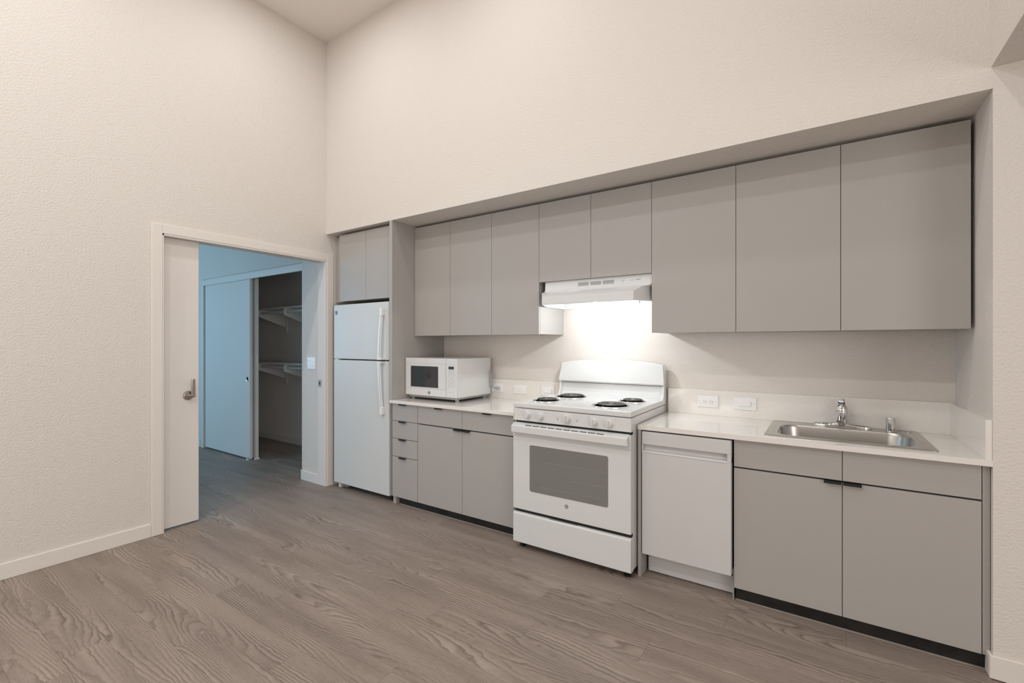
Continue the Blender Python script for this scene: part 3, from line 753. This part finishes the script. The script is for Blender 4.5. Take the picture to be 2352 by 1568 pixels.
# ---- range hood
t = thing('range_hood', 'white under-cabinet range hood with its lamp lit', 'hood', (2.56, 0.4, 1.6))
prof_b = [(0.258, 1.770), (0.255, 1.700), (0.250, 1.694)]          # upper fascia (y, z)
HXL, HXR = 2.1595, 2.9640
# outer skin as loops (left end, front) from top to lip
def hoodloop(yf, xin, z, th=0.0):
    """plan outline: back-left, front-left (splayed), front-right, back-right"""
    lx = HXL + max(xin, 0.040) + th; rx = HXR - xin - th; yb = 0.30 if xin > 0.02 else yf + 0.05
    return [(HXL + th, YB - 0.003 - th, z), (HXL + 0.004 + th, 0.335, z), (lx, yf + th, z), (rx, yf + th, z), (HXR - th, yb if xin > 0.02 else yf + 0.02 + th, z), (HXR - th, YB - 0.003 - th, z)]
L_ = [hoodloop(0.268, 0.0, 1.7705), hoodloop(0.262, 0.0, 1.708), hoodloop(0.240, 0.016, 1.695), hoodloop(0.205, 0.045, 1.688), hoodloop(0.166, 0.070, 1.664), hoodloop(0.152, 0.078, 1.658), hoodloop(0.150, 0.079, 1.606), hoodloop(0.153, 0.078, 1.600),
      hoodloop(0.153, 0.078, 1.600, 0.008), hoodloop(0.160, 0.078, 1.646, 0.008)]
bm = new(); loft(bm, L_, True, True); sh = obj('shell', bm, WHITE, t, True)
for sec in range(3):
    x0 = 2.458 + sec * 0.090
    for k in range(5):
        obj('vent_slit', bx(new(), x0, x0 + 0.078, 0.2625, 0.2655, 1.7255 + k * 0.0052, 1.7280 + k * 0.0052), GREYP, sh)
bm = new(); bx(bm, 2.748, 2.894, 0.2630, 0.2655, 1.7235, 1.7525, bev=0.0004); sp = obj('switch_plate', bm, WHITE, sh)
box('hood_switch', WHITE, sp, 2.765, 2.785, 0.258, 0.264, 1.738, 1.747, bev=0.001); box('hood_switch', WHITE, sp, 2.825, 2.845, 0.258, 0.264, 1.738, 1.747, bev=0.001)
bm = new()
for j in range(7): bx(bm, 2.862 + j * 0.0042, 2.8652 + j * 0.0042, 0.2624, 0.2632, 1.7385, 1.7425)
obj('wordmark', bm, PRINT, sp)
bm = new(); prism(bm, [(2.168, 0.62), (2.168, 0.31), (2.246, 0.165), (2.878, 0.165), (2.956, 0.31), (2.956, 0.62)], 1.644, 1.650, 'z'); obj('underpan', bm, WHITE, t)
f_ = box('grease_filter', MESHF, t, 2.612, 2.80, 0.22, 0.50, 1.630, 1.645, bev=0.002, label='metal mesh grease filter')
bm = new(); bx(bm, 2.600, 2.613, 0.215, 0.51, 1.627, 1.646); bx(bm, 2.799, 2.812, 0.215, 0.51, 1.627, 1.646); bx(bm, 2.600, 2.812, 0.500, 0.512, 1.627, 1.646)
obj('filter_frame', bm, WHITE, f_)
bm = new(); lathe(bm, [(0.004, 1.600), (0.004, 1.646)], (2.84, 0.40, 0), 'z', 10); obj('filter_clip', bm, GREYP, t)
box('lamp_lens', LENS, t, 2.50, 2.594, 0.27, 0.44, 1.634, 1.645, bev=0.003, label='lit lamp lens')

# ---- dishwasher
t = thing('dishwasher', 'narrow white dishwasher with a recessed pocket handle', 'dishwasher', (3.22, 0.3, 0))
box('tub', DARK, t, 2.990, 3.455, 0.058, 0.60, 0.11, 0.835)
DX0, DX1 = 2.987, 3.4535
dd = obj('door', bx(new(), DX0, DX1, 0.0, 0.050, 0.134, 0.7165, bev=0.002), DWW, t)
pnl = obj('control_fascia', bx(new(), DX0, DX1, 0.0, 0.050, 0.7600, 0.832, bev=0.002), DWW, t)
bm = new(); bx(bm, DX0, DX0 + 0.006, 0.0, 0.05, 0.716, 0.7605); bx(bm, DX1 - 0.018, DX1, 0.0, 0.05, 0.716, 0.7605)
prism(bm, [(0.0, 0.7165), (0.003, 0.7215), (0.024, 0.728), (0.036, 0.7605), (0.05, 0.7605), (0.05, 0.7165)], DX0, DX1, 'x')
obj('pocket_handle', bm, DWW, t)
bm = new(); bx(bm, DX0 + 0.008, DX1 - 0.018, -0.0008, 0.001, 0.7128, 0.7140); obj('lip_line', bm, GREYP, dd)
kp = box('kick_panel', DWW, t, 2.997, 3.4585, 0.092, 0.100, 0.006, 0.128)
for x, z_ in ((3.007, 0.030), (3.007, 0.090), (3.446, 0.025), (3.446, 0.080)):
    bm = new(); lathe(bm, [(0.004, 0.093), (0.004, 0.0905), (0.002, 0.090)], (x, 0, z_), 'y', 12); obj('screw', bm, GREYP, kp)
box('kick_side', GREYP, t, 3.4565, 3.461, 0.030, 0.60, 0.0, 0.16)

# ---- sink
t = thing('sink', 'stainless steel drop-in single-bowl kitchen sink', 'sink', (3.93, 0.33, CT1))
zr = CT1
def lp(x0, x1, y0, y1, r, z): return [(p[0], p[1], z) for p in rrect(x0, x1, y0, y1, r, 8)]
loops = [lp(3.594, 4.262, 0.062, 0.600, 0.022, zr + 0.0003), lp(3.595, 4.261, 0.063, 0.599, 0.022, zr + 0.0040), lp(3.601, 4.255, 0.069, 0.593, 0.020, zr + 0.0055),
         lp(3.607, 4.249, 0.075, 0.587, 0.018, zr + 0.0030), lp(3.612, 4.244, 0.080, 0.582, 0.018, zr + 0.0030),
         lp(3.640, 4.216, 0.118, 0.500, 0.085, zr + 0.0034), lp(3.646, 4.210, 0.124, 0.494, 0.085, zr + 0.0010),
         lp(3.652, 4.204, 0.130, 0.488, 0.085, zr - 0.012), lp(3.664, 4.192, 0.142, 0.476, 0.080, zr - 0.120),
         lp(3.680, 4.176, 0.158, 0.460, 0.070, zr - 0.140), lp(3.720, 4.136, 0.198, 0.420, 0.050, zr - 0.148)]
bm = new(); loft(bm, loops, False, True); obj('bowl', bm, STEEL, t, True)
bm = new()
for x0 in (3.622, 4.228): bx(bm, x0 - 0.0035, x0 + 0.0035, 0.10, 0.56, zr + 0.002, zr + 0.0046, bev=0.001)
obj('deck_ridge', bm, STEEL, t)
bm = new(); lathe(bm, [(0.045, zr - 0.1475), (0.043, zr - 0.1445), (0.03, zr - 0.147), (0.0, zr - 0.149)], (3.93, 0.30, 0), 'z', 28); obj('drain', bm, CHROME, t, True)
bm = new(); lathe(bm, [(0.012, zr + 0.003), (0.012, zr + 0.006), (0, zr + 0.0065)], (4.215, 0.555, 0), 'z', 18); obj('hole_cover', bm, STEEL, t, True)

# ---- faucet
t = thing('faucet', 'chrome single-lever kitchen faucet on a long base plate', 'faucet', (3.932, 0.548, zr + 0.003))
zf = zr + 0.0035
bm = new(); L_ = []
def ep(hx, hy, z, p=2.6):
    out = []
    for i in range(40):
        a = 2 * PI * i / 40; c, s = math.cos(a), math.sin(a)
        out.append((3.932 + hx * math.copysign(abs(c) ** (2 / p), c), 0.548 + hy * math.copysign(abs(s) ** (2 / p), s), z))
    return out
L_ = [ep(0.134, 0.026, zf), ep(0.134, 0.027, zf + 0.010), ep(0.128, 0.023, zf + 0.016), ep(0.06, 0.021, zf + 0.022), ep(0.028, 0.019, zf + 0.026)]
loft(bm, L_, False, True); obj('base_plate', bm, CHROME, t, True)
bm = new(); lathe(bm, [(0.030, zf + 0.012), (0.030, zf + 0.03), (0.030, zf + 0.095), (0.0285, zf + 0.108), (0.022, zf + 0.122), (0.017, zf + 0.128), (0.0165, zf + 0.131)], (3.932, 0.548, 0), 'z', 36)
obj('body', bm, CHROME, t, True)
bm = new(); lathe(bm, [(0.0168, zf + 0.131), (0.0168, zf + 0.139)], (3.932, 0.548, 0), 'z', 28); obj('collar', bm, mat('blue_black_collar', (0.03, 0.03, 0.06), 0.2), t)
bm = new(); lathe(bm, [(0.0165, zf + 0.139), (0.016, zf + 0.150), (0.013, zf + 0.157), (0, zf + 0.159)], (3.932, 0.548, 0), 'z', 28)
tube(bm, [(3.932, 0.548, zf + 0.150), (3.930, 0.500, zf + 0.158), (3.926, 0.455, zf + 0.160)], 0.006, 12, rads=[0.010, 0.0075, 0.006]); obj('lever', bm, CHROME, t, True)
bm = new(); tube(bm, [(3.932, 0.545, zf + 0.055), (3.930, 0.50, zf + 0.070), (3.926, 0.44, zf + 0.080), (3.922, 0.38, zf + 0.082), (3.918, 0.345, zf + 0.076), (3.916, 0.332, zf + 0.060)], 0.013, 20,
     rads=[0.021, 0.018, 0.0155, 0.0145, 0.014, 0.0125], flat=1.0); obj('spout', bm, CHROME, t, True)
bm = new()
lathe(bm, [(0.0235, zf), (0.0235, zf + 0.004), (0.0215, zf + 0.006), (0.0215, zf + 0.066), (0.0195, zf + 0.0725), (0.0, zf + 0.0735)], (4.144, 0.550, 0), 'z', 36)
ag = tag(obj('air_gap', bm, CHROME, None, True), 'chrome cylindrical air gap cap on the sink deck right of the faucet', 'air gap')
box('vent_slot', DARK, ag, 4.138, 4.147, 0.5275, 0.5290, zf + 0.008, zf + 0.011)
print('planks', n_pl)
